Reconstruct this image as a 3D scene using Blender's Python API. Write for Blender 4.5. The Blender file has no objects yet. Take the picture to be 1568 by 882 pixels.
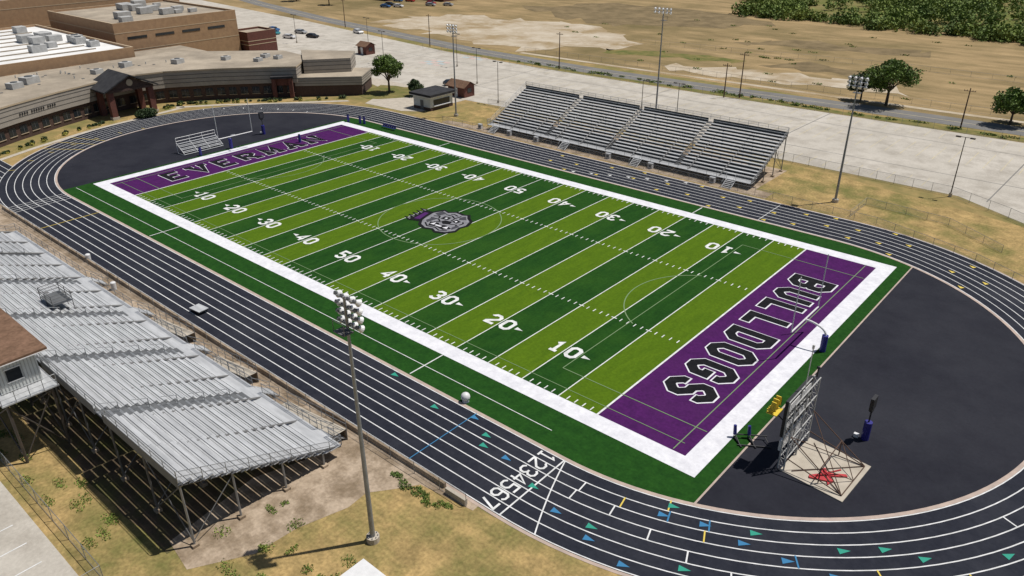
import bpy, math, random
import numpy as np
from mathutils import Vector, Matrix
random.seed(7); rng=np.random.default_rng(7)
S=bpy.context.scene
# ---------------------------------------------------------------- materials
def mat(name,c1,c2=None,scale=1.0,rough=0.85,metal=0.0,detail=6,c3=None,scale2=0.05,stretch=(1,1,1),lo=0.35,hi=0.65,alpha=None,island=0.0,spec=None,fine=0.0,p3=(.45,.66)):
    m=bpy.data.materials.new(name); m.use_nodes=True; nt=m.node_tree; N=nt.nodes; L=nt.links
    b=N['Principled BSDF']; b.inputs['Roughness'].default_value=rough; b.inputs['Metallic'].default_value=metal
    if spec is not None: b.inputs['Specular IOR Level'].default_value=spec
    c1=(*c1,1); b.inputs['Base Color'].default_value=c1
    if c2 is not None:
        g=N.new('ShaderNodeNewGeometry'); mp=N.new('ShaderNodeMapping'); mp.inputs['Scale'].default_value=stretch
        L.new(g.outputs['Position'],mp.inputs['Vector'])
        n=N.new('ShaderNodeTexNoise'); n.inputs['Scale'].default_value=scale; n.inputs['Detail'].default_value=detail; n.inputs['Roughness'].default_value=0.65
        L.new(mp.outputs['Vector'],n.inputs['Vector'])
        r=N.new('ShaderNodeValToRGB'); r.color_ramp.elements[0].position=lo; r.color_ramp.elements[1].position=hi
        r.color_ramp.elements[0].color=c1; r.color_ramp.elements[1].color=(*c2,1)
        L.new(n.outputs['Fac'],r.inputs['Fac']); out=r.outputs['Color']
        if c3 is not None:
            n2=N.new('ShaderNodeTexNoise'); n2.inputs['Scale'].default_value=scale2; n2.inputs['Detail'].default_value=9; n2.inputs['Roughness'].default_value=0.68
            L.new(g.outputs['Position'],n2.inputs['Vector'])
            r2=N.new('ShaderNodeValToRGB'); r2.color_ramp.elements[0].position=p3[0]; r2.color_ramp.elements[1].position=p3[1]
            r2.color_ramp.elements[0].color=(0,0,0,1); r2.color_ramp.elements[1].color=(1,1,1,1)
            L.new(n2.outputs['Fac'],r2.inputs['Fac'])
            mx=N.new('ShaderNodeMixRGB'); L.new(r2.outputs['Color'],mx.inputs['Fac']); L.new(out,mx.inputs['Color1']); mx.inputs['Color2'].default_value=(*c3,1)
            out=mx.outputs['Color']
        if fine>0:
            n3=N.new('ShaderNodeTexNoise'); n3.inputs['Scale'].default_value=3.5; n3.inputs['Detail'].default_value=4
            L.new(g.outputs['Position'],n3.inputs['Vector']); m3=N.new('ShaderNodeMapRange'); m3.inputs['From Min'].default_value=.3; m3.inputs['From Max'].default_value=.7
            m3.inputs['To Min'].default_value=1-fine; m3.inputs['To Max'].default_value=1+fine; L.new(n3.outputs['Fac'],m3.inputs['Value'])
            h3=N.new('ShaderNodeHueSaturation'); L.new(m3.outputs['Result'],h3.inputs['Value']); L.new(out,h3.inputs['Color']); out=h3.outputs['Color']
        if island>0:
            h=N.new('ShaderNodeHueSaturation'); mm=N.new('ShaderNodeMapRange'); mm.inputs['To Min'].default_value=1-island; mm.inputs['To Max'].default_value=1+island
            L.new(g.outputs['Random Per Island'],mm.inputs['Value']); L.new(mm.outputs['Result'],h.inputs['Value']); L.new(out,h.inputs['Color']); out=h.outputs['Color']
        L.new(out,b.inputs['Base Color'])
    if alpha is not None: b.inputs['Alpha'].default_value=alpha
    return m
M_={}
def mk(k,*a,**kw): M_[k]=mat(k,*a,**kw)
GS=dict(spec=.08,rough=.95)
mk('dry_ground',(.39,.27,.12),(.23,.175,.075),scale=.35,c3=(.12,.135,.045),scale2=.035,detail=10,**GS)
mk('lawn',(.43,.30,.13),(.24,.175,.075),scale=.5,c3=(.14,.14,.045),scale2=.11,detail=12,fine=.22,**GS)
mk('field_ground',(.37,.265,.14),(.20,.15,.075),scale=.10,c3=(.15,.12,.055),scale2=.02,detail=14,stretch=(.5,1.7,1),fine=.12,**GS)
mk('bare_dirt',(.50,.44,.35),(.36,.29,.20),scale=.12,detail=12,c3=(.30,.225,.13),scale2=.05,fine=.08,p3=(.5,.62),**GS)
mk('brown_scrub',(.24,.18,.10),(.13,.10,.055),scale=.15,detail=12,fine=.1,**GS)
mk('green_weeds',(.085,.11,.03),(.22,.175,.07),scale=.25,detail=10,**GS)
mk('woodland_ground',(.09,.12,.025),(.22,.18,.08),scale=.06,detail=12,**GS)
mk('concrete_lot',(.50,.465,.41),(.42,.39,.34),scale=.08,c3=(.35,.32,.275),scale2=.25,detail=12,fine=.08,**GS)
mk('concrete_walk',(.42,.335,.25),(.29,.225,.16),scale=.6,c3=(.20,.15,.10),scale2=.3,detail=10,fine=.14,**GS)
mk('concrete_clean',(.48,.43,.36),(.38,.34,.28),scale=.8,**GS)
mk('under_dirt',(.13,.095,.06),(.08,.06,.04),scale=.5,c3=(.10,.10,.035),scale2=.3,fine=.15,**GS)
mk('road_asphalt',(.20,.195,.185),(.155,.15,.145),scale=.2,detail=10,**GS)
mk('track',(.015,.017,.026),(.023,.025,.035),scale=.9,detail=12,c3=(.030,.032,.042),scale2=.12,fine=.10,spec=.12,rough=.85)
mk('dzone',(.0155,.016,.023),(.021,.022,.030),scale=.35,detail=12,c3=(.029,.030,.038),scale2=.05,fine=.06,spec=.12,rough=.85)
mk('curb',(.46,.36,.30),(.35,.28,.24),scale=1.0)
mk('turf_light',(.083,.148,.007),(.060,.116,.006),scale=1.2,detail=12,c3=(.067,.126,.006),scale2=.12,fine=.12,stretch=(1,.25,1),**GS)
mk('turf_dark',(.016,.063,.009),(.010,.045,.007),scale=1.2,detail=12,c3=(.021,.070,.009),scale2=.12,fine=.14,stretch=(1,.25,1),**GS)
mk('turf_border',(.017,.068,.010),(.011,.048,.008),scale=1.0,detail=12,fine=.14,**GS)
mk('purple',(.072,.013,.098),(.050,.010,.072),scale=.9,detail=12,c3=(.062,.014,.082),scale2=.15,fine=.12,**GS)
mk('purple_paint',(.07,.02,.11),**GS)
mk('white_turf',(.72,.72,.75),(.58,.58,.62),scale=.8,detail=12,fine=.06,**GS)
mk('white_line',(.74,.74,.74),(.52,.53,.52),scale=1.2,**GS)
mk('faint_line',(.17,.25,.13),**GS)
mk('black_turf',(.009,.009,.011),(.016,.016,.018),scale=2,**GS)
mk('grey_turf',(.26,.26,.28),(.16,.16,.18),scale=1.5,**GS)
mk('dgrey_turf',(.06,.06,.07),**GS)
mk('yellow_paint',(.62,.47,.08))
mk('faded_yellow',(.54,.46,.26),(.44,.40,.31),scale=.3)
mk('faded_blue',(.33,.42,.45),(.42,.42,.40),scale=.4); mk('faded_pink',(.52,.36,.33),(.46,.41,.36),scale=.4)
mk('blue_mark',(.03,.17,.34)); mk('green_mark',(.02,.27,.19))
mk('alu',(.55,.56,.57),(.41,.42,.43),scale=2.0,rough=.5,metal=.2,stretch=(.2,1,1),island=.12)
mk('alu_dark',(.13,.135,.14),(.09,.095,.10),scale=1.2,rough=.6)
mk('galv',(.30,.31,.32),(.23,.24,.25),scale=1.5,rough=.5,metal=.4)
mk('frame_steel',(.13,.13,.13),(.09,.09,.09),scale=1.5,rough=.6)
mk('dark_steel',(.05,.045,.04),(.09,.07,.055),scale=2,rough=.6)
mk('rust_steel',(.10,.055,.035),(.06,.035,.025),scale=2)
mk('white_metal',(.70,.70,.70),(.62,.62,.62),scale=2,rough=.4)
mk('black',(.015,.015,.018),rough=.6)
mk('blue_pad',(.022,.02,.19),rough=.5)
mk('red_pad',(.50,.03,.035),(.38,.02,.03),scale=3,rough=.6)
mk('yellow_plastic',(.65,.48,.04),rough=.5)
mk('glass',(.02,.025,.03),rough=.15)
mk('mesh',(.42,.42,.42),alpha=.16)
mk('lamp_glass',(.75,.76,.78),rough=.15,metal=.2)
mk('brick_dark',(.09,.05,.038),(.06,.035,.027),scale=2.5,detail=10)
mk('brick_red',(.15,.052,.038),(.10,.038,.028),scale=2.5,detail=10)
mk('tan_brick',(.40,.255,.145),(.32,.20,.115),scale=.8,detail=12)
mk('tan_trim',(.48,.38,.26))
mk('panel_grey',(.37,.33,.28),(.31,.275,.235),scale=.4)
mk('panel_line',(.10,.09,.08))
mk('roof_tan',(.42,.36,.28),(.30,.255,.20),scale=.15,detail=10,c3=(.25,.215,.17),scale2=.09,spec=.1,fine=.06)
mk('roof_white',(.78,.78,.77),(.62,.61,.59),scale=.12,detail=10,spec=.1)
mk('roof_dark',(.03,.03,.033),(.05,.05,.053),scale=.8,spec=.15)
mk('roof_brown',(.20,.12,.08),(.14,.085,.055),scale=.9,spec=.1,fine=.2)
mk('siding',(.60,.62,.60),(.52,.54,.52),scale=1)
mk('hvac',(.46,.46,.45),(.34,.34,.33),scale=1)
mk('bark',(.10,.07,.045),(.06,.045,.03),scale=3)
mk('leaf',(.06,.115,.014),(.11,.17,.022),scale=.5,island=.5,rough=.7)
mk('leaf_dark',(.025,.05,.012),(.045,.075,.018),scale=.5,island=.4,rough=.7)
mk('leaf_scrub',(.105,.165,.022),(.20,.25,.045),scale=.07,island=.35,rough=.8,c3=(.06,.11,.018),scale2=.06)
mk('leaf_yellow',(.40,.34,.06),(.20,.22,.05),scale=.8,island=.3)
mk('rubber',(.02,.02,.02))
for k,c in dict(car_white=(.7,.7,.7),car_black=(.02,.02,.022),car_blue=(.03,.11,.28),car_teal=(.03,.22,.26),car_red=(.35,.02,.02),car_silver=(.38,.39,.4)).items(): mk(k,c,rough=.3,metal=.2)

# ---------------------------------------------------------------- mesh builder
class MB:
    def __init__(s): s.v=[];s.f=[];s.m=[];s.ms=[]
    def mi(s,k):
        if k not in s.ms: s.ms.append(k)
        return s.ms.index(k)
    def q(s,pts,k):
        n=len(s.v); s.v+= [tuple(p) for p in pts]; s.f.append(tuple(range(n,n+len(pts)))); s.m.append(s.mi(k))
    def box(s,c,d,k,rz=0.0):
        n=len(s.v); ca,sa=math.cos(rz),math.sin(rz)
        for z in (-.5,.5):
            for x,y in ((-.5,-.5),(.5,-.5),(.5,.5),(-.5,.5)):
                X,Y=x*d[0],y*d[1]; s.v.append((c[0]+ca*X-sa*Y,c[1]+sa*X+ca*Y,c[2]+z*d[2]))
        for f in ((3,2,1,0),(4,5,6,7),(0,1,5,4),(1,2,6,5),(2,3,7,6),(3,0,4,7)):
            s.f.append(tuple(n+i for i in f)); s.m.append(s.mi(k))
    def beam(s,p,q,r0,k,r1=None,n=6):
        r1=r0 if r1 is None else r1; p=Vector(p);q=Vector(q);d=(q-p)
        if d.length<1e-6: return
        d.normalize(); a=d.orthogonal().normalized(); b=d.cross(a); o=len(s.v)
        for c,r in ((p,r0),(q,r1)):
            for i in range(n):
                t=2*math.pi*(i+.5)/n; s.v.append(tuple(c+a*(r*math.cos(t))+b*(r*math.sin(t))))
        for i in range(n):
            j=(i+1)%n; s.f.append((o+i,o+j,o+n+j,o+n+i)); s.m.append(s.mi(k))
        s.f.append(tuple(o+n-1-i for i in range(n))); s.m.append(s.mi(k))
        s.f.append(tuple(o+n+i for i in range(n))); s.m.append(s.mi(k))
    def prism(s,poly,z0,z1,k,kt=None):
        n=len(poly)
        ar=sum(poly[i][0]*poly[(i+1)%n][1]-poly[(i+1)%n][0]*poly[i][1] for i in range(n))
        if ar<0: poly=poly[::-1]
        for i in range(n):
            a=poly[i];b=poly[(i+1)%n]; s.q([(a[0],a[1],z0),(b[0],b[1],z0),(b[0],b[1],z1),(a[0],a[1],z1)],k)
        s.q([(x,y,z1) for x,y in poly],kt or k); s.q([(x,y,z0) for x,y in poly[::-1]],k)
    def sph(s,c,r,k,n=10,sz=1.0):
        o=len(s.v); c=Vector(c)
        for i in range(n//2+1):
            ph=math.pi*i/(n//2)
            for j in range(n):
                t=2*math.pi*j/n; s.v.append((c.x+r*math.sin(ph)*math.cos(t),c.y+r*math.sin(ph)*math.sin(t),c.z+r*sz*math.cos(ph)))
        for i in range(n//2):
            for j in range(n):
                s.f.append((o+i*n+j,o+(i+1)*n+j,o+(i+1)*n+(j+1)%n,o+i*n+(j+1)%n)); s.m.append(s.mi(k))
    def done(s,name,parent=None,smooth=False):
        me=bpy.data.meshes.new(name); me.from_pydata(s.v,[],s.f)
        for k in s.ms: me.materials.append(M_[k])
        me.polygons.foreach_set('material_index',s.m)
        if smooth: me.polygons.foreach_set('use_smooth',[True]*len(s.f))
        me.update(); ob=bpy.data.objects.new(name,me); S.collection.objects.link(ob)
        if parent: ob.parent=parent
        return ob
def empty(name):
    e=bpy.data.objects.new(name,None); S.collection.objects.link(e); return e
def sheet(name,poly,z,k,parent=None):
    b=MB(); n=len(poly)
    ar=sum(poly[i][0]*poly[(i+1)%n][1]-poly[(i+1)%n][0]*poly[i][1] for i in range(n))
    if ar<0: poly=poly[::-1]
    b.q([(x,y,z) for x,y in poly],k); return b.done(name,parent)
def rect(x0,y0,x1,y1): return [(x0,y0),(x1,y0),(x1,y1),(x0,y1)]
def ragged(poly,amp=1.5,step=4,seed=1):
    r=random.Random(seed); out=[]
    for i in range(len(poly)):
        a=poly[i];b=poly[(i+1)%len(poly)]; L=math.hypot(b[0]-a[0],b[1]-a[1]); n=max(1,int(L/step))
        for j in range(n):
            t=j/n; out.append((a[0]+(b[0]-a[0])*t+r.uniform(-amp,amp),a[1]+(b[1]-a[1])*t+r.uniform(-amp,amp)))
    return out
def stroke(b,path,w,k,T,z,closed=False,ext=0.0):
    P=[Vector(p) for p in path]; n=len(P)
    if not closed and ext:
        P[0]=P[0]+(P[0]-P[1]).normalized()*ext; P[-1]=P[-1]+(P[-1]-P[-2]).normalized()*ext
    def nrm(a,c): d=(c-a).normalized(); return Vector((-d.y,d.x))
    offs=[]
    for i in range(n):
        if closed or 0<i<n-1:
            n1=nrm(P[i-1],P[i]); n2=nrm(P[i],P[(i+1)%n]); m=(n1+n2)
            if m.length<.2: m=n1
            m.normalize(); o=m*(w/2/max(.55,m.dot(n1)))
        elif i==0: o=nrm(P[0],P[1])*w/2
        else: o=nrm(P[-2],P[-1])*w/2
        offs.append(o)
    for i in range(n if closed else n-1):
        j=(i+1)%n; zz=z+.0006*i
        pts=[P[i]-offs[i],P[j]-offs[j],P[j]+offs[j],P[i]+offs[i]]
        b.q([(*T(p.x,p.y),zz) for p in pts],k)
def glyph(ch,w,h,c):
    O=[(c,0),(w-c,0),(w,c),(w,h-c),(w-c,h),(c,h),(0,h-c),(0,c)]
    g={'O':[(O,1)],'0':[(O,1)],
    'D':[([(0,0),(w-c,0),(w,c),(w,h-c),(w-c,h),(0,h)],1)],
    'B':[([(0,0),(w-c,0),(w,c),(w,h/2-c*.6),(w-c*.6,h/2),(0,h/2)],1),([(0,h/2),(w-c*.6,h/2),(w,h/2+c*.6),(w,h-c),(w-c,h),(0,h)],1)],
    'U':[([(0,h),(0,c),(c,0),(w-c,0),(w,c),(w,h)],0)],
    'L':[([(0,h),(0,0),(w,0)],0)],
    'G':[([(w,h*.7),(w,h-c),(w-c,h),(c,h),(0,h-c),(0,c),(c,0),(w-c,0),(w,c),(w,h*.45),(w*.55,h*.45)],0)],
    'S':[([(w,h*.72),(w,h-c),(w-c,h),(c,h),(0,h-c),(0,h/2+c),(c,h/2),(w-c,h/2),(w,h/2-c),(w,c),(w-c,0),(c,0),(0,c),(0,h*.28)],0)],
    'E':[([(w,h),(0,h),(0,0),(w,0)],0),([(0,h/2),(.75*w,h/2)],0)],
    'V':[([(0,h),(w/2,0),(w,h)],0)],
    'R':[([(0,0),(0,h),(w-c,h),(w,h-c),(w,h/2+c),(w-c,h/2),(0,h/2)],0),([(w*.5,h/2),(w,0)],0)],
    'M':[([(0,0),(0,h),(w/2,h*.25),(w,h),(w,0)],0)],
    'A':[([(0,0),(w/2,h),(w,0)],0),([(w*.2,h*.3),(w*.8,h*.3)],0)],
    'N':[([(0,0),(0,h),(w,0),(w,h)],0)],
    '1':[([(w*.5,0),(w*.5,h),(w*.15,h*.8)],0),([(w*.1,0),(w*.9,0)],0)],
    '2':[([(0,h-c*1.2),(0,h-c),(c,h),(w-c,h),(w,h-c),(w,h*.6),(0,h*.12),(0,0),(w,0)],0)],
    '3':[([(0,h-c),(c,h),(w-c,h),(w,h-c),(w,h/2+c),(w-c,h/2),(w*.4,h/2)],0),([(w-c,h/2),(w,h/2-c),(w,c),(w-c,0),(c,0),(0,c)],0)],
    '4':[([(w*.75,0),(w*.75,h),(0,h*.32),(w,h*.32)],0)],
    '5':[([(w,h),(0,h),(0,h*.56),(w-c,h*.56),(w,h*.56-c),(w,c),(w-c,0),(c,0),(0,c)],0)],
    '6':[([(w,h-c),(w-c,h),(c,h),(0,h-c),(0,c),(c,0),(w-c,0),(w,c),(w,h/2-c),(w-c,h/2),(0,h/2)],0)],
    '7':[([(0,h),(w,h),(w*.4,0)],0)]}
    return g[ch]
SER={'E':[],'V':[(0,1),(1,1)],'R':[(1,0)],'M':[(0,0),(1,0)],'A':[(0,0),(1,0)],'N':[(0,0),(1,1)]}
def text(b,s,o,r,u,cw,chh,gap,sw,col,z,outline=None,oc='white_turf',serif=0.0,c=None):
    n=len(s); tot=n*cw+(n-1)*gap; st=-tot/2
    w=cw-sw; h=chh-sw; c=c if c is not None else min(w,h)*.28
    for i,chx in enumerate(s):
        x0=st+i*(cw+gap)+sw/2; y0=-chh/2+sw/2
        T=lambda x,y:(o[0]+r[0]*(x+x0)+u[0]*(y+y0), o[1]+r[1]*(x+x0)+u[1]*(y+y0))
        G_=glyph(chx,w,h,c)
        if serif:
            G_=G_+[([(sx*w-serif,sy*h),(sx*w+serif,sy*h)],0) for sx,sy in SER.get(chx,[])]
        for j,(p,cl) in enumerate(G_):
            if outline: stroke(b,p,sw+2*outline,oc,T,z+.006*j,bool(cl),outline)
            stroke(b,p,sw,col,T,z+(.05 if outline else 0)+.006*j,bool(cl),0)

# ---------------------------------------------------------------- world / camera
CXR,CXL,CY,RI,RW=47.0,-53.5,-0.7,30.8,8.5
cam=bpy.data.cameras.new('camera'); co=bpy.data.objects.new('camera',cam); S.collection.objects.link(co)
co.location=(77.8023,-73.0847,42.7337); co.rotation_euler=(1.0993,0.0069,0.7133)
cam.sensor_width=36; cam.lens=1172.4057/1568*36; cam.clip_start=.5; cam.clip_end=6000; S.camera=co
sd=Vector((5,7,20.1)).normalized()
sl=bpy.data.lights.new('sun','SUN'); sl.energy=4.4; sl.angle=math.radians(.53); sl.color=(1,.955,.89)
so=bpy.data.objects.new('sun',sl); S.collection.objects.link(so); so.rotation_euler=(-sd).to_track_quat('-Z','Y').to_euler(); so.location=(0,0,80)
w=bpy.data.worlds.new('World'); S.world=w; w.use_nodes=True; nt=w.node_tree
sk=nt.nodes.new('ShaderNodeTexSky'); sk.sky_type='NISHITA'; sk.sun_disc=False; sk.sun_elevation=math.asin(sd.z); sk.sun_rotation=math.atan2(sd.x,sd.y)
nt.links.new(sk.outputs[0],nt.nodes['Background'].inputs[0]); nt.nodes['Background'].inputs[1].default_value=.055
S.view_settings.view_transform='Standard'; S.view_settings.look='None'; S.view_settings.exposure=0

# ---------------------------------------------------------------- ground
sheet('ground',rect(-2500,-1500,1500,3500),0,'dry_ground')
sheet('far_field',rect(-600,112,600,900),.01,'field_ground')
sheet('lawn',[(33,-41.4),(47,-40.4),(75,-34),(100,-20),(110,-110),(31.2,-110),(-80,-62),(-80,-58.5)],.012,'lawn')
sheet('grass_verge',[(-45,39),(30,39),(60,38),(80,25),(110,0),(130,60),(67,52),(26,60),(-42.5,56)],.012,'lawn')
sheet('parking_lot',[(-46,57.5),(26,60.6),(56,60),(68,52.5),(95,30),(180,60),(180,101),(60,100),(-10,98.5),(-60,98),(-100,100),(-190,113),(-300,125),(-300,100),(-210,60),(-140,62),(-72,56)],.02,'concrete_lot')
sheet('plaza_pavement',[(-72,52),(-66,40),(-54,40.5),(-50,43),(-50,58),(-75,60),(-100,60)],.03,'concrete_clean')
sheet('lawn_plot',ragged([(-77,44),(-66,44),(-62,54),(-66,60),(-78,56)],.8,3,3),.04,'green_weeds')
sheet('lawn_plot',ragged([(-46,41),(-33,42),(-31,55),(-43,56)],.4,3,4),.035,'lawn')
rd=[(-400,170),(-253,133),(-188,120),(-94,106.5),(-48,104.5),(-9,105.5),(21,108),(57,109),(120,112),(300,116)]
b=MB()
for i in range(len(rd)-1):
    a,c=rd[i],rd[i+1]; b.q([(a[0],a[1]-3.6,.03),(c[0],c[1]-3.6,.03),(c[0],c[1]+3.6,.03),(a[0],a[1]+3.6,.03)],'road_asphalt')
for i in range(len(rd)-1):
    a,c=rd[i],rd[i+1]; b.q([(a[0],a[1]-.1,.045),(c[0],c[1]-.1,.045),(c[0],c[1]+.1,.045),(a[0],a[1]+.1,.045)],'faded_yellow')
b.done('road')
sheet('weed_strip',ragged([(-110,101),(-10,99),(60,100.6),(180,102),(180,103.5),(60,104),(-10,101.2),(-100,103.5)],.35,4,8),.025,'green_weeds')
sheet('concrete_slab',ragged([(-170,131),(-160,163),(-110,170),(-76,166),(-58,146),(-72,128),(-78,117),(-112,116)],4.5,5,5),.03,'bare_dirt')
sheet('scrub_patch',ragged([(-95,175),(-60,190),(-45,215),(-75,236),(-130,230),(-150,200)],6,7,6),.03,'brown_scrub')
sheet('dirt_patch',ragged([(-30,118),(12,124),(30,128),(22,138),(-10,134),(-35,126)],2.5,4,9),.03,'bare_dirt')
sheet('dirt_patch',ragged([(-15,140),(18,142),(22,150),(-5,152)],2.5,4,10),.03,'brown_scrub')
sheet('dirt_patch',ragged([(-38,170),(10,176),(20,190),(-25,188)],4,5,12),.03,'brown_scrub')
sheet('green_patch',ragged([(-60,128),(-20,140),(-20,146),(-65,136)],2.5,4,11),.03,'green_weeds')
sheet('dirt_path',[(-80,112),(-40,113),(20,114.5),(100,118),(100,119.5),(20,116.5),(-40,114.5),(-80,114)],.035,'bare_dirt')

# ---------------------------------------------------------------- track
def stad(r,n=72):
    p=[(CXR+r*math.cos(t),CY+r*math.sin(t)) for t in np.linspace(-math.pi/2,math.pi/2,n)]
    return p+[(CXL+r*math.cos(t),CY+r*math.sin(t)) for t in np.linspace(math.pi/2,3*math.pi/2,n)]
def ring(b,r0,r1,z,k):
    A=stad(r0);B=stad(r1);n=len(A)
    for i in range(n):
        j=(i+1)%n; b.q([(*A[i],z),(*B[i],z),(*B[j],z),(*A[j],z)],k)
RO=RI+RW
b=MB()
b.q([(x,y,.045) for x,y in rect(-84,CY-RO,-53,CY-RI)],'track')
ring(b,RI,RO,.06,'track')
ring(b,RI-.35,RI,.075,'curb')
ring(b,RO,RO+.3,.03,'curb')
for i in range(8):
    r=RI+.06+i*(RW-.12)/7; ring(b,r-.05,r+.05,.072,'white_line')
for i in range(8):
    y=CY-RI-.06-i*(RW-.12)/7; b.q([(x,yy,.052) for x,yy in rect(-84,y-.045,-53,y+.045)],'white_line')
b.done('running_track')
LW=RW/7; LS=CXR-CXL; RM=RI+RW/2
def TP(s,lane):
    r=RI+lane*LW
    if s<=LS: return (CXL+s,CY-r),0.0
    a=(s-LS)/RM
    if a<=math.pi: t=-math.pi/2+a; return (CXR+r*math.cos(t),CY+r*math.sin(t)),a
    s2=s-LS-math.pi*RM
    if s2<=LS: return (CXR-s2,CY+r),math.pi
    a=(s2-LS)/RM; t=math.pi/2+a
    return (CXL+r*math.cos(t),CY+r*math.sin(t)),math.pi+a
b=MB()
def across(s,k,w=.1,l0=0,l1=7,z=.085,ds=0.0):
    for i in range(int(l1-l0)):
        p,a=TP(s+ds*i,l0+i); q,_=TP(s+ds*(i+1) if ds else s,l0+i+1)
        dx,dy=math.cos(a)*w/2,math.sin(a)*w/2
        b.q([(p[0]-dx,p[1]-dy,z),(q[0]-dx,q[1]-dy,z),(q[0]+dx,q[1]+dy,z),(p[0]+dx,p[1]+dy,z)],k)
def tri(s,lane,k,L=.9,z=.09):
    (x,y),a=TP(s,lane+.5); d=(math.cos(a),math.sin(a)); n=(-d[1],d[0])
    b.q([(x-d[0]*L/2-n[0]*.3,y-d[1]*L/2-n[1]*.3,z),(x+d[0]*L/2,y+d[1]*L/2,z),(x-d[0]*L/2+n[0]*.3,y-d[1]*L/2+n[1]*.3,z)],k)
def tick(s,lane,k='white_line',w=.12): across(s,k,w,lane,lane+1)
for s,l in ((80,0),(87,1),(94.4,2),(93.6,1),(101,3),(107,4),(114,5),(119,1),(125.4,2),(131,3),(128.6,2),(137,4),(112.2,0)): tri(s,l,'green_mark')
for s,l in ((91,0),(97,2),(104,4),(107.3,5),(110.2,6),(115,1),(118,2),(121,3),(124,4),(111.6,1)): tri(s,l,'blue_mark')
for s,l in ((104.2,1),(107.6,2),(111,3),(114,4),(117,5),(104,2),(120.5,6),(128,5),(140,2),(146,4)): tick(s,l)
for s,l in ((115,2),(108,1),(127,4),(133,5),(111.8,0),(144,3)): tick(s,l,'yellow_paint',.12)
for s,l in ((112,1),(115.3,1),(121.6,3)): tick(s,l,'blue_mark')
for i,s in enumerate((190,194,202,205,209,213,217,221,226,230,235,240,246,252,258,263)):
    for l in ((i*2)%7,(i*2+3)%7): tri(s,l,'yellow_paint',.8)
for i in range(7): tri(238+i*3,6-i,'white_line',.8)
across(100.9,'white_line',.14); across(101,'white_line',.12,ds=.42)
across(90.6,'blue_mark',.09); across(11,'yellow_paint',.12); across(221.5,'white_line',.08,z=.083)
for s in (-2,-1,0,1): across(s,'white_line',.1)
for i in range(7): tick(330+i*4,i); tick(370+i*5,i,'yellow_paint')
for s in (381,384,388): across(s,'yellow_paint',.12)
for i in range(7):
    (x,y),a=TP(99.4,i+.5); text(b,str(i+1),(x,y),(0,-1),(1,0),1.0,1.7,0,.2,'white_line',.095)
b.done('track_marking')
def dz(right):
    R0=RI-.35; xe=58.4 if right else -57.6; cx=CXR if right else CXL; a0=math.acos((abs(xe-cx))/R0)
    T=np.linspace(-a0,a0,60); sgn=1 if right else -1
    return [(cx+sgn*R0*math.cos(t),CY+R0*math.sin(t)) for t in T]
sheet('infield_surface',dz(True),.05,'dzone'); sheet('infield_surface',dz(False),.05,'dzone')
def turfpoly():
    R0=RI-.35; pts=[]
    aR=math.acos((58.4-CXR)/R0); aL=math.acos((57.6+CXL)/R0)
    pts+=[(CXR+R0*math.cos(t),CY+R0*math.sin(t)) for t in np.linspace(-math.pi/2,-aR,10)]
    pts+=[(CXR+R0*math.cos(t),CY+R0*math.sin(t)) for t in np.linspace(aR,math.pi/2,10)]
    pts+=[(CXL+R0*math.cos(t),CY+R0*math.sin(t)) for t in np.linspace(math.pi/2,math.pi-aL,6)]
    pts+=[(CXL+R0*math.cos(t),CY+R0*math.sin(t)) for t in np.linspace(-math.pi+aL,-math.pi/2,6)]
    return pts
tf=empty('football_field')
sheet('turf_border',turfpoly(),.055,'turf_border',tf)
FX,FY,GX=54.864,24.384,45.72
b=MB(); Y5=4.572
for i in range(20):
    x0=-GX+i*Y5; k='turf_light' if (i if i<10 else 19-i)%2==0 else 'turf_dark'
    b.q([(x,y,.07) for x,y in rect(x0,-FY,x0+Y5,FY)],k)
b.q([(x,y,.07) for x,y in rect(-FX,-FY,-GX,FY)],'purple'); b.q([(x,y,.07) for x,y in rect(GX,-FY,FX,FY)],'purple')
b.done('turf_bands',tf)
b=MB(); W2=1.95
for r_ in (rect(-FX-W2,-FY-W2,FX+W2,-FY),rect(-FX-W2,FY,FX+W2,FY+W2),rect(-FX-W2,-FY,-FX,FY),rect(FX,-FY,FX+W2,FY)):
    b.q([(x,y,.08) for x,y in r_],'white_turf')
b.q([(x,y,.084) for x,y in rect(58.25,-29.2,58.42,27.9)],'curb')
for i in range(21):
    x=-GX+i*Y5; h=.06 if i not in(0,20) else .10; b.q([(X,Y,.084) for X,Y in rect(x-h,-FY,x+h,FY)],'white_line')
HY=8.13
for yd in range(1,100):
    if yd%5==0: continue
    x=-GX+yd*.9144
    for y in (-FY+.1,-HY-.3,HY-.3,FY-.75):
        b.q([(X,Y,.088) for X,Y in rect(x-.06,y,x+.06,y+.62)],'white_line')
for i in range(1,20):
    x=-GX+i*Y5
    for y in (-HY,HY): b.q([(X,Y,.09) for X,Y in rect(x-.35,y-.07,x+.35,y+.07)],'white_line')
b.q([(X,Y,.088) for X,Y in rect(-57,-29.05,44,-28.97)],'white_line')
for x in (-27.4,27.4):
    b.q([(X,Y,.092) for X,Y in rect(x-.07,-31.0,x+.07,-26.4)],'white_line'); b.q([(X,Y,.092) for X,Y in rect(x-.07,26.4,x+.07,29.4)],'white_line')
def circ(b,c,r,w,z,k,a0=0,a1=2*math.pi,n=72):
    T=np.linspace(a0,a1,n)
    for i in range(n-1):
        t,u=T[i],T[i+1]; b.q([(c[0]+(r-w/2)*math.cos(t),c[1]+(r-w/2)*math.sin(t),z),(c[0]+(r+w/2)*math.cos(t),c[1]+(r+w/2)*math.sin(t),z),(c[0]+(r+w/2)*math.cos(u),c[1]+(r+w/2)*math.sin(u),z),(c[0]+(r-w/2)*math.cos(u),c[1]+(r-w/2)*math.sin(u),z)],k)
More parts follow.
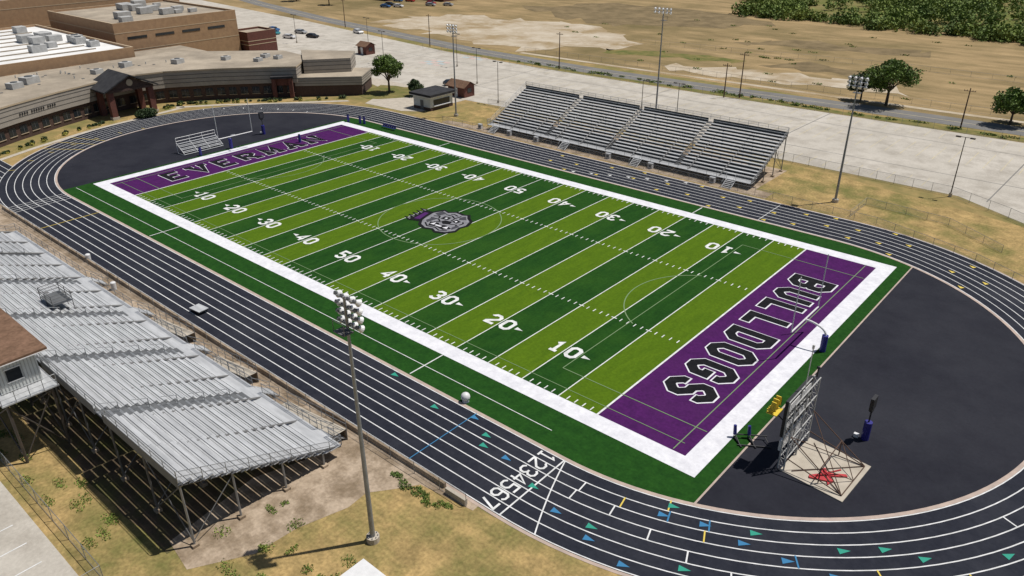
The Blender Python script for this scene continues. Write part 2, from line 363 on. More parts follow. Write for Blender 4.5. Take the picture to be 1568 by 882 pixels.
circ(b,(0,0),9.15,.13,.094,'faint_line')
for sx in (-1,1):
    circ(b,(sx*43.5,0),9.15,.13,.094,'faint_line',math.pi-1.05 if sx>0 else -1.05,math.pi+1.05 if sx>0 else 1.05,30)
    for y in (-20.2,20.2): b.q([(X,Y,.094) for X,Y in rect(sx*46.5-8,y-.05,sx*46.5+8.2,y+.05)],'faint_line')
    b.q([(X,Y,.0945) for X,Y in rect(sx*38.5-.05,-20.2,sx*38.5+.05,20.2)],'faint_line')
    b.q([(X,Y,.0965) for X,Y in rect(sx*53.6-.05,-24.2,sx*53.6+.05,24.2)],'faint_line')
b.q([(X,Y,.0955) for X,Y in rect(-54,-22.94,54,-22.86)],'faint_line')
b.done('field_lines',tf)
b=MB()
for i,nm in zip(range(2,20,2),('10','20','30','40','50','40','30','20','10')):
    x=-GX+i*Y5; sg=-1 if i<10 else (1 if i>10 else 0)
    for sy in (-1,1):
        y=sy*17.2; r=(1,0) if sy<0 else (-1,0); u=(0,1) if sy<0 else (0,-1)
        text(b,nm,(x,y),r,u,1.55,2.3,.5,.42,'white_line',.1)
        if sg:
            ax=x+sg*2.2; b.q([(ax,y-.3,.1),(ax+sg*1.0,y,.1),(ax,y+.3,.1)] if sg>0 else [(ax,y+.3,.1),(ax+sg*1.0,y,.1),(ax,y-.3,.1)],'white_line')
b.done('yard_numbers',tf)
b=MB()
text(b,'BULLDOGS',(50.3,-.35),(0,-1),(1,0),3.15,5.2,1.1,1.0,'black_turf',.1,outline=.17,c=.75)
text(b,'EVERMAN',(-50.1,-.9),(0,1),(-1,0),3.35,4.9,1.45,.95,'black_turf',.1,outline=.14,serif=.7,c=.7)
b.done('end_zone_lettering',tf)
# bulldog logo
b=MB(); LS_=4.7
def LP(pts,k,z): b.q([(x*LS_,y*LS_,z) for x,y in pts],k)
head=[(-.55,.35),(-.42,.62),(-.2,.56),(-.02,.74),(.3,.70),(.45,.78),(.62,.60),(.85,.46),(.98,.15),(.92,-.1),(1.0,-.35),(.85,-.62),(.55,-.74),(.35,-.64),(.1,-.74),(-.2,-.62),(-.4,-.38),(-.5,-.1),(-.64,.1)]
cx0=.2;cy0=0
big=[(cx0+(x-cx0)*1.13,cy0+(y-cy0)*1.15) for x,y in head]
def fan(pts,k,z):
    for i in range(len(pts)):
        a=pts[i];c=pts[(i+1)%len(pts)]; b.q([(cx0*LS_,cy0*LS_,z),(c[0]*LS_,c[1]*LS_,z),(a[0]*LS_,a[1]*LS_,z)],k)
fan(big,'black_turf',.105); fan(head,'grey_turf',.112)
LP([(-.98,.28),(-.6,.34),(-.40,-.5),(-.82,-.66)],'black_turf',.118); LP([(-.84,.14),(-.68,.16),(-.52,-.38),(-.72,-.46)],'purple_paint',.124)
for i in range(5):
    y=.25-i*.2; x=-.93+.03*i
    LP([(x,y+.12),(x-.3,y+.04),(x,y-.08)],'black_turf',.119); LP([(x,y+.05),(x-.17,y+.03),(x,y-.02)],'grey_turf',.126)
def logo_line(pts,w=.05,k='black_turf',z=.128): stroke(b,[(x*LS_,y*LS_) for x,y in pts],w*LS_,k,lambda x,y:(x,y),z)
for pts,k in (([(-.44,.56),(-.2,.5),(-.26,.2),(-.5,.28)],'dgrey_turf'),([(.46,.70),(.68,.5),(.5,.34),(.38,.5)],'dgrey_turf'),
    ([(-.08,.30),(.18,.34),(.22,.14),(-.04,.06)],'black_turf'),([(.42,.32),(.66,.28),(.64,.08),(.42,.12)],'black_turf'),
    ([(.18,.06),(.44,.10),(.52,-.10),(.32,-.20),(.14,-.08)],'black_turf'),
    ([(-.12,-.30),(.18,-.22),(.30,-.32),(.5,-.22),(.82,-.32),(.66,-.54),(.3,-.48),(.05,-.56)],'black_turf'),
    ([(-.30,.02),(-.12,-.05),(-.15,-.42),(-.32,-.3)],'dgrey_turf'),([(.76,.0),(.90,-.05),(.88,-.38),(.76,-.25)],'dgrey_turf')): LP(pts[::-1],k,.130)
for pts in ([(.0,-.44),(.08,-.24),(.16,-.42)],[(.53,-.43),(.62,-.24),(.72,-.42)],[(.2,-.36),(.45,-.34),(.44,-.42),(.2,-.44)],[(.04,.24),(.12,.25),(.12,.17),(.04,.15)],[(.49,.24),(.57,.22),(.56,.14),(.49,.16)]): LP(pts[::-1],'white_turf',.137)
for l in ([(-.15,.42),(.1,.46),(.28,.36)],[(.34,.62),(.32,.36),(.36,.12)],[(-.35,-.05),(-.05,.0),(.12,-.12),(-.02,-.26)],[(.5,-.08),(.72,0),(.84,-.18)],[(-.2,-.45),(.05,-.62),(.35,-.55),(.6,-.64),(.82,-.5)],[(-.05,.55),(.05,.6),(.25,.56)],[(-.4,.1),(-.2,.2),(-.1,.05)],[(.72,.3),(.82,.2),(.8,.05)]): logo_line(l)
b.done('bulldog_logo',tf)

# ---------------------------------------------------------------- aprons
sheet('concrete_apron',[(-62,-45),(37.6,-45),(39,-43.2),(40.2,-41.5),(45.5,-40.9),(45.5,-40.0),(38,-39.9),(-62,-39.9)],.022,'concrete_walk')
sheet('stand_apron',[(31,-44),(37.5,-44.2),(37.8,-47),(36.6,-51),(36.4,-54.5),(34.0,-58.5),(30.5,-58),(29,-50)],.026,'concrete_walk')
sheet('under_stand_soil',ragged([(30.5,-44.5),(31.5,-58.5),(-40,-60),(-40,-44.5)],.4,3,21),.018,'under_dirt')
sheet('stand_apron',rect(-40,39.4,33,42.5),.022,'concrete_walk')
sheet('under_stand_ground',rect(-29,42.5,30,55),.022,'concrete_walk')
sheet('side_lot',[(-80,-63.8),(31,-63.8),(31,-110),(-80,-110)],.02,'concrete_lot')
b=MB()
for i in range(14): b.q([(x,y,.03) for x,y in rect(28-i*2.8,-70,28.1-i*2.8,-65)],'white_line')
for row in ((61.5,66.5),(78,83),(83.2,88),(93,98)):
    for i in range(62):
        x=-60+i*2.75
        if (x>52 and row[0]<62): continue
        b.q([(X,Y,.032) for X,Y in rect(x,row[0],x+.11,row[1])],'faded_yellow')
for i in range(30):
    x=-150+i*2.75; b.q([(X,Y,.032) for X,Y in rect(x,72,x+.13,77)],'faded_yellow')
for i in range(9):
    x,y=(-93+(i%3)*2.8,82+(i//3)*2.2); b.q([(X,Y,.033) for X,Y in rect(x,y,x+2.4,y+1.5)],('faded_pink','faded_blue')[i%2])
    if i<6: b.q([(X,Y,.033) for X,Y in rect(x+4,y+14,x+6.4,y+15.2)],('faded_blue','faded_pink')[i%2])
b.done('parking_marking')
b=MB()
for p,q in (((-60,70),(180,71)),((-150,90),(180,90.5)),((-20,58),(-18,98)),((20,60),(21,99)),((-58,58),(-60,98)),((60,60),(61,100)),((-100,62),(-102,100)),((100,50),(101,101))):
    P=Vector(p);Q=Vector(q);d=(Q-P).normalized();nn=Vector((-d.y,d.x))*.09
    b.q([(*(P-nn),.027),(*(Q-nn),.027),(*(Q+nn),.027),(*(P+nn),.027)],'road_asphalt')
b.done('pavement_joint')
b=MB(); b.box((-7,-40.45,.25),(98,.22,.5),'concrete_walk'); b.box((43.6,-40.8,.3),(2.2,.3,.6),'concrete_clean'); b.done('kerb_wall')

# ---------------------------------------------------------------- fences
def fence(name,pts,h=1.2,step=3.0,panel=True,r=.03,k='galv'):
    b=MB()
    for i in range(len(pts)-1):
        a=Vector(pts[i]);c=Vector(pts[i+1]); L=(c-a).length; n=max(1,int(round(L/step)))
        for j in range(n+1 if i==len(pts)-2 else n):
            p=a+(c-a)*(j/n); b.beam((p.x,p.y,0),(p.x,p.y,h),r,k,n=5)
        b.beam((a.x,a.y,h),(c.x,c.y,h),r*.8,k,n=4); b.beam((a.x,a.y,.1),(c.x,c.y,.1),r*.6,k,n=4)
        if panel: b.q([(a.x,a.y,.1),(c.x,c.y,.1),(c.x,c.y,h),(a.x,a.y,h)],'mesh')
    return b.done(name)
fence('chain_link_fence',[(-60,-40.9),(44.8,-40.9)],1.3)
fence('chain_link_fence',[(-80,-62.8),(30.5,-62.8),(30.5,-64),(31.5,-110)],1.5)
fence('chain_link_fence',[(-40,39.9),(34,39.9),(50,39.3),(64,34.6),(76,27),(84,16)],1.2)
fence('chain_link_fence',[(-42,56.5),(26,60),(55,59.3),(64,54.5),(70,50),(84,36),(110,10)],1.6)
fence('chain_link_fence',[(-110,99.8),(-60,97.8),(-10,98.6),(60,100.3),(180,101.5)],1.5,panel=False)
fence('chain_link_fence',[(-80,115),(0,118),(60,120),(140,122)],1.4,4,panel=False)
fence('chain_link_fence',[(-60,150),(20,160),(120,158)],1.4,5,panel=False)
fence('chain_link_fence',[(46,40),(46,47),(58,46),(66,40)],1.1,3)

# ---------------------------------------------------------------- bleachers
def bleacher(name,secs,yf,dr,rows,run,rise,z0,walk=1.2,ramps=(),bay=5.4):
    root=empty(name); x0=min(a for a,_ in secs); x1=max(c for _,c in secs)
    b=MB()
    for (a,c) in secs:
        for i in range(rows):
            y=yf+dr*i*run; z=z0+i*rise; L=c-a; xm=(a+c)/2; wb=run-.36
            nb=max(1,int(L/5.5))
            for s_ in range(nb):
                xs=a+L*(s_+.5)/nb; ll=L/nb-.02
                b.box((xs,y+dr*(wb*.25),z),(ll,wb*.44,.05),'alu'); b.box((xs,y+dr*(wb*.75),z),(ll,wb*.44,.05),'alu')
                b.box((xs,y+dr*(run-.10),z+.38),(ll,.26,.055),'alu')
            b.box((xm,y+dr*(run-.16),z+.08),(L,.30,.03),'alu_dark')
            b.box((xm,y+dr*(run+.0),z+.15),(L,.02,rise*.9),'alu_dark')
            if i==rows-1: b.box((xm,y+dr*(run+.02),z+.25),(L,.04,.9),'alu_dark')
    b.done('seating_planks',root)
    b=MB()
    for s1,s2 in zip(secs[:-1],secs[1:]):
        lo,hi=sorted((s1,s2)); a,c=lo[1],hi[0]
        for i in range(rows):
            y=yf+dr*i*run; z=z0+i*rise
            b.box(((a+c)/2,y+dr*run*.5,z-.04),(c-a-.06,run*.94,.05),'alu_dark'); b.box(((a+c)/2,y+dr*run*.82,z+.12),(c-a-.3,.2,.05),'galv')
        for i in range(2,rows-1,3):
            y=yf+dr*i*run; z=z0+i*rise; b.beam(((a+c)/2,y,z),((a+c)/2,y,z+.9),.03,'galv'); b.beam(((a+c)/2,y,z+.9),((a+c)/2,y+dr*run*1.6,z+.9+rise*1.6),.03,'galv')
    b.box(((x0+x1)/2,yf-dr*walk/2,z0-.05),(x1-x0,walk,.07),'alu')
    b.done('aisles_and_walkway',root)
    b=MB(); D=rows*run; zt=z0+rows*rise; n=int((x1-x0)/bay)
    for i in range(n+1):
        x=x0+.15+(x1-x0-.3)*i/n
        b.beam((x,yf-dr*walk,z0-.25),(x,yf+dr*D,zt-.3),.11,'frame_steel',n=4)
        for f in (.05,.35,.68,.99):
            y=yf+dr*D*f; z=z0+rows*rise*f-.25; b.beam((x,y,0),(x,y,z),.09,'galv' if i==n else 'frame_steel',n=5); b.box((x,y,.10),(.5,.5,.3),'concrete_walk')
        b.beam((x,yf+dr*D*.99,.5),(x,yf+dr*D*.68,z0+rows*rise*.68-.4),.045,'frame_steel',n=4)
        if i<n and i%3==0:
            x2=x0+.15+(x1-x0-.3)*(i+1)/n
            b.beam((x,yf+dr*D*.99,.4),(x2,yf+dr*D*.99,zt-.5),.045,'frame_steel',n=4); b.beam((x2,yf+dr*D*.99,.4),(x,yf+dr*D*.99,zt-.5),.045,'frame_steel',n=4)
    b.done('support_frame',root)
    b=MB()
    def rail(p,q,h=1.05,st=1.8,panel=True):
        p=Vector(p);q=Vector(q);n=max(1,int((q-p).length/st))
        for i in range(n+1):
            c=p+(q-p)*i/n; b.beam(c,c+Vector((0,0,h)),.028,'galv',n=5)
        for hh in (h,h*.55): b.beam(p+Vector((0,0,hh)),q+Vector((0,0,hh)),.028,'galv',n=5)
        if panel: b.q([p+Vector((0,0,.05)),q+Vector((0,0,.05)),q+Vector((0,0,h)),p+Vector((0,0,h))],'mesh')
    yb=yf+dr*D
    rail((x0,yb,zt+.1),(x1,yb,zt+.1),1.0)
    for x in (x0-.05,x1+.05): rail((x,yf-dr*walk,z0),(x,yf,z0)); rail((x,yf,z0),(x,yb,zt))
    st=sorted(ramps); xs=[x0]
    for s in st: xs+= [s-.8,s+.8]
    xs.append(x1)
    for i in range(0,len(xs),2): rail((xs[i],yf-dr*walk,z0),(xs[i+1],yf-dr*walk,z0))
    for s in st:
        for j in range(5):
            b.box((s,yf-dr*(walk+.15+j*.3),z0-.2*(j+1)),(1.5,.3,.05),'alu')
        for sx in (-.8,.8):
            b.beam((s+sx,yf-dr*walk,z0+.95),(s+sx,yf-dr*(walk+1.7),.95),.03,'galv'); b.beam((s+sx,yf-dr*(walk+1.7),0),(s+sx,yf-dr*(walk+1.7),.95),.03,'galv'); b.beam((s+sx,yf-dr*walk,z0),(s+sx,yf-dr*(walk+1.7),.05),.05,'alu')
    b.done('railings',root)
    return root
bleacher('home_bleachers',[(20.6,32.5),(8.3,19.0),(-4.0,6.7),(-16.3,-5.6),(-28.6,-17.9),(-41,-30.2)],-44.6,-1,16,.78,.305,1.3,1.2,ramps=(30,19.8,7.5,-4.8,-17))
bleacher('visitor_bleachers',[(-28.5,-14.4),(-13.4,.0),(1.0,14.6),(15.6,29.5)],42.6,1,15,.76,.37,1.1,1.1,ramps=(26,8,-8,-26))
b=MB()
for (xa,xb_) in ((22,31),(9.5,17),(-3,5)):
    for y in (-43.0,-41.7):
        for h in (.55,1.05): b.beam((xa,y,.1+h),(xb_,y,1.2+h),.03,'galv')
        for j in range(6):
            t=j/5; x=xa+(xb_-xa)*t; b.beam((x,y,.05),(x,y,.1+1.1*t+1.05),.03,'galv')
    b.q([(xa,-43,.06),(xb_,-43,1.2),(xb_,-41.7,1.2),(xa,-41.7,.06)],'concrete_clean')
    b.q([(xa,-41.7,.06),(xb_,-41.7,1.2),(xb_,-41.7,.03)],'concrete_walk')
b.done('access_ramp')
# press box
pb=empty('press_box'); b=MB()
X0,X1,Y0,Y1,Z0,Z1=-12,11.2,-61.2,-58.0,6.2,9.0
b.box(((X0+X1)/2,(Y0+Y1)/2,(Z0+Z1)/2),(X1-X0,Y1-Y0,Z1-Z0),'siding')
for i in range(12): b.box((X1+.02,Y0+.15+i*.265,(Z0+Z1)/2),(.05,.06,Z1-Z0-.02),'hvac')
b.box((X1+.06,-59.9,7.7),(.06,1.1,1.1),'glass'); b.box((X1+.055,-59.9,8.3),(.08,1.3,.08),'white_metal'); b.box((X1+.055,-59.9,7.1),(.08,1.3,.08),'white_metal')
for i in range(7): b.box((X0+1.8+i*3.2,Y1+.04,7.9),(2.5,.06,1.1),'glass')
b.done('walls',pb); b=MB(); b.box(((X0+X1)/2,(Y0+Y1)/2+.2,Z1+.12),(X1-X0+1,Y1-Y0+1.4,.2),'roof_brown'); b.box(((X0+X1)/2,(Y0+Y1)/2+.2,Z1-.02),(X1-X0+1.1,Y1-Y0+1.5,.07),'white_metal'); b.done('roof',pb)
b=MB(); b.box(((X0+X1)/2+.6,(Y0+Y1)/2,Z0-.1),(X1-X0+2.4,Y1-Y0+1.2,.12),'alu')
for x in (X0,-3,4,X1+1.4):
    for y in (Y0-.2,Y1+.1): b.beam((x,y,0),(x,y,Z0-.1),.12,'dark_steel',n=6)
for x,x2 in ((X0,-3),(-3,4),(4,X1+1.4)):
    for y in (Y0-.2,Y1+.1): b.beam((x,y,.3),(x2,y,Z0-.5),.06,'dark_steel'); b.beam((x2,y,.3),(x,y,Z0-.5),.06,'dark_steel')
for x in (4,X1+1.4): b.beam((x,Y0-.2,.3),(x,Y1,Z0-.5),.06,'dark_steel'); b.beam((x,Y1,.3),(x,Y0-.2,Z0-.5),.06,'dark_steel')
for y0,y1,x0_,x1_ in ((Y0-.6,Y1+.5,X1+1.8,X1+1.8),(Y0-.6,Y0-.6,X0,X1+1.8)):
    for h in (.55,1.05): b.beam((x0_,y0,Z0+h),(x1_,y1,Z0+h),.03,'galv')
    for j in range(5): b.beam((x0_+(x1_-x0_)*j/4,y0+(y1-y0)*j/4,Z0),(x0_+(x1_-x0_)*j/4,y0+(y1-y0)*j/4,Z0+1.05),.03,'galv')
b.done('platform_and_legs',pb)
b=MB(); cx_,cy_,cz_=-8,-50,4.3
b.box((cx_,cy_,cz_),(3.4,2,.08),'alu_dark')
for x in (-1.7,0,1.7):
    for y in (-1,1): b.beam((cx_+x,cy_+y,cz_-1.6),(cx_+x,cy_+y,cz_+1.1),.035,'frame_steel')
for h in (.4,.75,1.1):
    for y in (-1,1): b.beam((cx_-1.7,cy_+y,cz_+h),(cx_+1.7,cy_+y,cz_+h),.035,'frame_steel')
    for x in (-1.7,1.7): b.beam((cx_+x,cy_-1,cz_+h),(cx_+x,cy_+1,cz_+h),.035,'frame_steel')
b.done('camera_platform')

# ---------------------------------------------------------------- light poles
def floodpole(x,y,h,fy,rows=3,cols=4,wd=2.4):
    b=MB(); b.beam((x,y,0),(x,y,.5),.5,'concrete_clean',n=12); b.beam((x,y,.4),(x,y,h),.2,'galv',.09,n=10)
    for i in range(8): b.beam((x+.38*math.cos(i*.785),y+.38*math.sin(i*.785),.4),(x+.38*math.cos(i*.785),y+.38*math.sin(i*.785),.62),.04,'galv')
    b.box((x,y-fy*.35,h-2.4),(1.1,.8,.06),'frame_steel')
    for sx in (-.55,.55): b.beam((x+sx,y-fy*.7,h-2.4),(x+sx,y-fy*.7,h-1.6),.025,'frame_steel')
    b.beam((x-.55,y-fy*.7,h-1.6),(x+.55,y-fy*.7,h-1.6),.025,'frame_steel')
    for r in range(rows):
        z=h-.15-r*.62; b.beam((x-wd/2,y,z),(x+wd/2,y,z),.05,'galv')
        for c in range(cols):
            lx=x-wd/2+.1+c*(wd-.2)/(cols-1)
            p=Vector((lx,y+fy*.12,z+.05)); d=Vector((0.12*(c-(cols-1)/2),fy*.8,-.62)).normalized()
            b.beam(p-d*.18,p,.1,'alu_dark',.13,n=8); b.beam(p,p+d*.3,.13,'white_metal',.27,n=12); b.beam(p+d*.3,p+d*.33,.27,'lamp_glass',.26,n=12)
    b.done('floodlight_pole')
floodpole(42,-48,20.6,1,4,4,2.1); floodpole(42,45,19.3,-1,3,4,2.6); floodpole(-4,67,23.2,-1,2,5,3.6); floodpole(-41,45,19.3,-1,3,4,2.6)
floodpole(-26,-66,20,1)
def lamppost(x,y,h,arm=1.0):
    b=MB(); b.beam((x,y,0),(x,y,.6),.25,'concrete_clean',n=8); b.beam((x,y,.5),(x,y,h),.09,'dark_steel',.06,n=6)
    b.beam((x-arm,y,h),(x+arm,y,h),.04,'dark_steel')
    for s_ in (-1,1): b.box((x+s_*arm,y,h-.03),(.7,.4,.18),'dark_steel')
    b.done('street_lamp')
for x,y,h in ((-42,60,9.4),(55,59,9.6),(-4,76,7),(-13,76,6.5),(-100,75,9),(-125,90,9),(-150,80,9),(-80,85,9),(-60,72,9)): lamppost(x,y,h)
def upole(x,y,h):
    b=MB(); b.beam((x,y,0),(x,y,h),.16,'rust_steel',.1,n=7); b.beam((x-1.1,y,h-.6),(x+1.1,y,h-.6),.06,'rust_steel',n=4)
    for s_ in (-1,-.5,.5,1): b.beam((x+s_,y,h-.6),(x+s_,y,h-.35),.05,'dark_steel')
    b.done('utility_pole')
for x,y,h in ((-1,100,10.5),(-4,98,8),(46,103,8.3),(-55,100,10),(-110,103,10),(-165,112,10),(95,104,9)): upole(x,y,h)

# ---------------------------------------------------------------- goalposts
def goalpost(sx):
    b=MB(); xb=sx*57.3; xc=sx*54.95; k='white_metal'
    b.beam((xb,0,0),(xb,0,2.0),.12,k,n=10); pr=(xb,0,2.0)
    for i in range(1,9):
        t=i/8*math.pi/2; q=(xb-sx*(1-math.cos(t))*2.35,0,2.0+math.sin(t)*1.05); b.beam(pr,q,.11,k,n=10); pr=q
    b.beam((xc,-3.56,3.05),(xc,3.56,3.05),.09,k,n=10)
    for y in (-3.56,3.56): b.beam((xc,y,2.98),(xc,y,9.3),.055,k,n=8)
    b.beam((xb,0,.08),(xb,0,1.95),.33,'blue_pad',n=12)
    b.done('goalpost')
goalpost(1); goalpost(-1)
def playclock(x,y,fx):
    b=MB(); b.beam((x,y,.05),(x,y,1.9),.34,'blue_pad',n=12); b.beam((x,y,1.8),(x,y,3.2),.07,'black',n=6); b.box((x,y,3.9),(.3,1.0,1.2),'black'); b.box((x,y,3.15),(.25,.5,.2),'black'); b.box((x+fx*.16,y,3.9),(.02,.8,.95),'dgrey_turf')
    b.box((x-.7,y-.2,.25),(.4,.3,.35),'white_metal'); b.done('play_clock')
playclock(65.7,-12.1,-1); playclock(-61.2,9.7,1)
sb=empty('scoreboard_tower'); SX=61.5
b=MB(); b.prism([(61.7,-20.9),(67.1,-21.4),(67.4,-15.6),(62.0,-15.1)],.0,.14,'concrete_clean'); b.done('slab',sb)
b=MB()
for y in (-20.7,-18.2,-15.7):
    for dx in (0,.5): b.beam((SX+dx,y,.06),(SX+dx,y,6.7),.065,'hvac',n=6)
    for j in range(8):
        z=.4+j*.78; b.beam((SX+.5,y,z),(SX,y,z+.78),.03,'hvac'); b.beam((SX,y,z),(SX+.5,y,z),.03,'hvac')
for z in (1.2,3.0,5.0,6.7):
    for dx in (0,.5): b.beam((SX+dx,-20.8,z),(SX+dx,-15.6,z),.05,'hvac')
for j in range(4):
    ya=-20.7+j*1.25; b.beam((SX+.5,ya,1.2),(SX+.5,ya+1.25,3.0),.03,'hvac'); b.beam((SX+.5,ya+1.25,5.0),(SX+.5,ya,6.7),.03,'hvac')
b.done('truss',sb)
b=MB(); b.box((SX-.2,-18.2,4.9),(.28,5.0,3.5),'black'); b.box((SX-.355,-18.2,4.9),(.02,4.7,3.2),'dgrey_turf'); b.box((SX-.02,-18.2,5.9),(.05,4.6,.7),'white_metal'); b.box((SX-.02,-18.2,4.2),(.05,4.6,.6),'white_metal'); b.box((SX-.2,-18.2,2.2),(.2,4.8,1.0),'white_metal'); b.done('display_panel',sb)
b=MB()
def D_(p,q,r=.05,k='rust_steel'): b.beam(p,q,r,k)
xs0=SX+.5
A=[(62.6,-20.5,.2),(66.8,-20.8,.2),(67,-16,.2),(62.6,-15.7,.2)]
top=[(xs0,-20.5,3.4),(xs0,-15.7,3.4)]
D_(A[1],top[0]);D_(A[2],top[1]);D_(A[1],top[1],.035);D_(A[2],top[0],.035);D_(A[1],A[2]);D_(A[0],A[2],.035);D_(A[1],A[3],.035);D_(A[1],(xs0,-20.5,1.2));D_(A[2],(xs0,-15.7,1.2))
D_((64.8,-20.5,.2),(64.8,-20.5,1.7));D_((64.8,-15.9,.2),(64.8,-15.9,1.7));D_((64.8,-20.5,1.7),(64.8,-15.9,1.7)); D_((64.8,-20.5,1.7),(66.9,-18.4,.2),.035); D_((64.8,-15.9,1.7),(66.9,-18.4,.2),.035)
b.done('bracing',sb)
b=MB()
for i in range(5): b.box((SX-1.15,-20.9+i*.26,5.9+.2*(i%2)),(.4,.1,.75),'yellow_plastic'); b.box((SX-1.4,-20.9+i*.26,5.4),(.5,.1,.12),'yellow_plastic')
b.box((SX-1.2,-20.4,5.15),(.9,1.3,.08),'yellow_plastic'); b.beam((SX-1.2,-20.4,5.1),(SX-.1,-20.4,4.4),.06,'black'); b.done('yellow_cage',sb)
b=MB(); b.beam((SX+.2,-18.2,6.7),(SX+.2,-18.2,10.8),.04,'white_metal'); b.box((SX+.2,-18.2,10.8),(.16,.16,.35),'white_metal'); b.beam((SX+.2,-15.7,6.7),(SX+.2,-15.7,7.6),.06,'black'); b.sph((SX+.2,-15.7,7.6),.16,'black',8); b.done('mast',sb)
b=MB(); P=[(64.0,-20.4),(65.3,-19.9),(65.5,-20.3),(65.7,-19.6),(65.2,-19.2),(66.4,-18.3),(66.2,-18.1),(65.0,-18.9),(64.6,-18.4),(64.4,-18.6),(64.5,-19.4),(63.9,-20.1)]
b.prism(P,.16,.27,'red_pad'); b.beam((64.4,-19.9,.3),(65.8,-18.4,.7),.07,'red_pad'); b.beam((64.5,-18.7,.3),(65.5,-19.8,.6),.06,'red_pad'); b.done('red_banner_heap')
b=MB()
for i,(x,y) in enumerate(((56.9,-19.3),(57.9,-18.6))):
    b.beam((x,y,.4),(x-.12,y+.08,1.3),.16,'blue_pad',.14,n=10); b.beam((x,y,.5),(x+1.0,y-.9,.12),.05,'black'); b.box((x+.5,y-.45,.14),(1.6,.12,.1),'black',-.7)
b.beam((56.8,-19.4,.45),(59.2,-17.8,.45),.06,'black'); b.beam((57.6,-20.2,.15),(59.9,-18.7,.15),.06,'black'); b.beam((59,-17.9,.4),(60,-18.7,.12),.05,'black'); b.done('blocking_sled')
def pad(x,y,h=1.6,name='pad_post'):
    b=MB(); b.beam((x,y,.06),(x,y,h),.26,'blue_pad',.24,n=12); b.beam((x,y,h),(x,y,h+.08),.2,'black',n=12); b.done(name)
for x,y in ((-57.6,-6.2),(-50.5,10.9),(-55.5,26.8),(-52.5,27.6),(-51.6,28.0)): pad(x,y)
b=MB()
for i in range(6): b.box((-46+i*.7,28.4,.45),(.6,.4,.06),'blue_pad'); b.box((-46+i*.7,28.65,.75),(.6,.06,.5),'blue_pad'); b.beam((-46.2+i*.7,28.3,.05),(-46.2+i*.7,28.3,.45),.03,'black'); b.beam((-46.2+i*.7,28.6,.05),(-46.2+i*.7,28.6,.9),.03,'black')
b.done('team_bench')
b=MB()
for j in range(4):
    z=.5+.45*j; x=-60.2-.6*j; b.box((x,-4.2,z),(.28,8,.05),'alu'); b.box((x+.3,-4.2,z-.3),(.26,8,.05),'alu')
for y in (-8.2,-5.5,-2.9,-.2):
    b.beam((-59.9,y,.06),(-62.4,y,.06),.05,'white_metal'); b.beam((-62.3,y,.06),(-62.3,y,2.9),.05,'white_metal'); b.beam((-59.9,y,.4),(-62.3,y,2.0),.05,'white_metal'); b.beam((-60,y,.06),(-60,y,.5),.04,'white_metal')
for z in (2.3,2.9): b.beam((-62.3,-8.2,z),(-62.3,-.2,z),.045,'white_metal')
b.done('portable_bleacher')
b=MB(); b.sph((35,-30.8,.62),.46,'white_metal',16); b.beam((35,-30.8,.06),(35,-30.8,.2),.35,'white_metal',.3,n=12); b.done('white_ball',smooth=True)
b=MB(); b.box((-1,-38,.55),(1.9,1.3,.08),'alu',.1)
for x in (-.8,.8):
    for y in (-.5,.5): b.beam((-1+x,-38+y,.06),(-1+x,-38+y,.5),.05,'black')
b.box((-1,-38,.35),(1.7,1.1,.15),'black',.1); b.done('equipment_cart')
for x,y in ((-22.5,-43.4),(-14.5,-41.8),(-25.5,-40.2)):
    b=MB(); b.beam((x,y,.03),(x,y,.9),.3,'white_metal',.33,n=14); b.sph((x,y,.92),.34,'white_metal',12,.5); b.done('trash_can')
for x in (-30,-22,-15,2,11,23):
    b=MB(); b.box((x,41,.5),(.9,.5,.9),'white_metal'); b.box((x,41,.98),(1,.6,.06),'alu'); b.box((x,40.73,.5),(.6,.03,.5),'alu_dark'); b.done('drink_cooler')
b=MB(); b.box((48.4,-54.4,1.35),(6,6,2.7),'siding'); b.box((48.4,-54.4,2.82),(6.4,6.4,.22),'white_metal')
b.box((48.4,-51.37,1.2),(1.8,.06,2.1),'alu_dark'); b.box((45.37,-54.4,1.6),(.06,1.4,.9),'glass'); b.done('storage_shed')

# ---------------------------------------------------------------- field house
def offp(poly,d):
    n=len(poly); ar=sum(poly[i][0]*poly[(i+1)%n][1]-poly[(i+1)%n][0]*poly[i][1] for i in range(n)); sg=1 if ar>0 else -1; out=[]
    for i in range(n):
        p0,p1,p2=Vector(poly[i-1]),Vector(poly[i]),Vector(poly[(i+1)%n]); d1=(p1-p0).normalized();d2=(p2-p1).normalized()
        n1=Vector((d1.y,-d1.x))*sg;n2=Vector((d2.y,-d2.x))*sg; m=(n1+n2).normalized(); out.append(tuple(p1+m*(d/max(.4,m.dot(n1)))))
    return out
fh=empty('field_house')
F=[(-80,-44),(-90,-34),(-95.5,-24),(-100,-14),(-103.5,-4),(-104.5,5),(-103,11),(-97,20),(-88,30),(-84,34),(-92,43),(-104,44),(-125,25),(-125,-44)]
b=MB(); b.prism(F,0,3.5,'brick_dark'); b.done('lower_wall',fh)
b=MB(); Fo=offp(F,.5); b.prism(Fo,3.5,7.2,'panel_grey','roof_tan')
for z in (4.4,5.3,6.2): b.prism(offp(F,.53),z,z+.12,'panel_line')
b.prism(offp(F,.62),7.0,7.32,'tan_trim','roof_tan'); b.done('upper_wall_and_roof',fh)
b=MB()
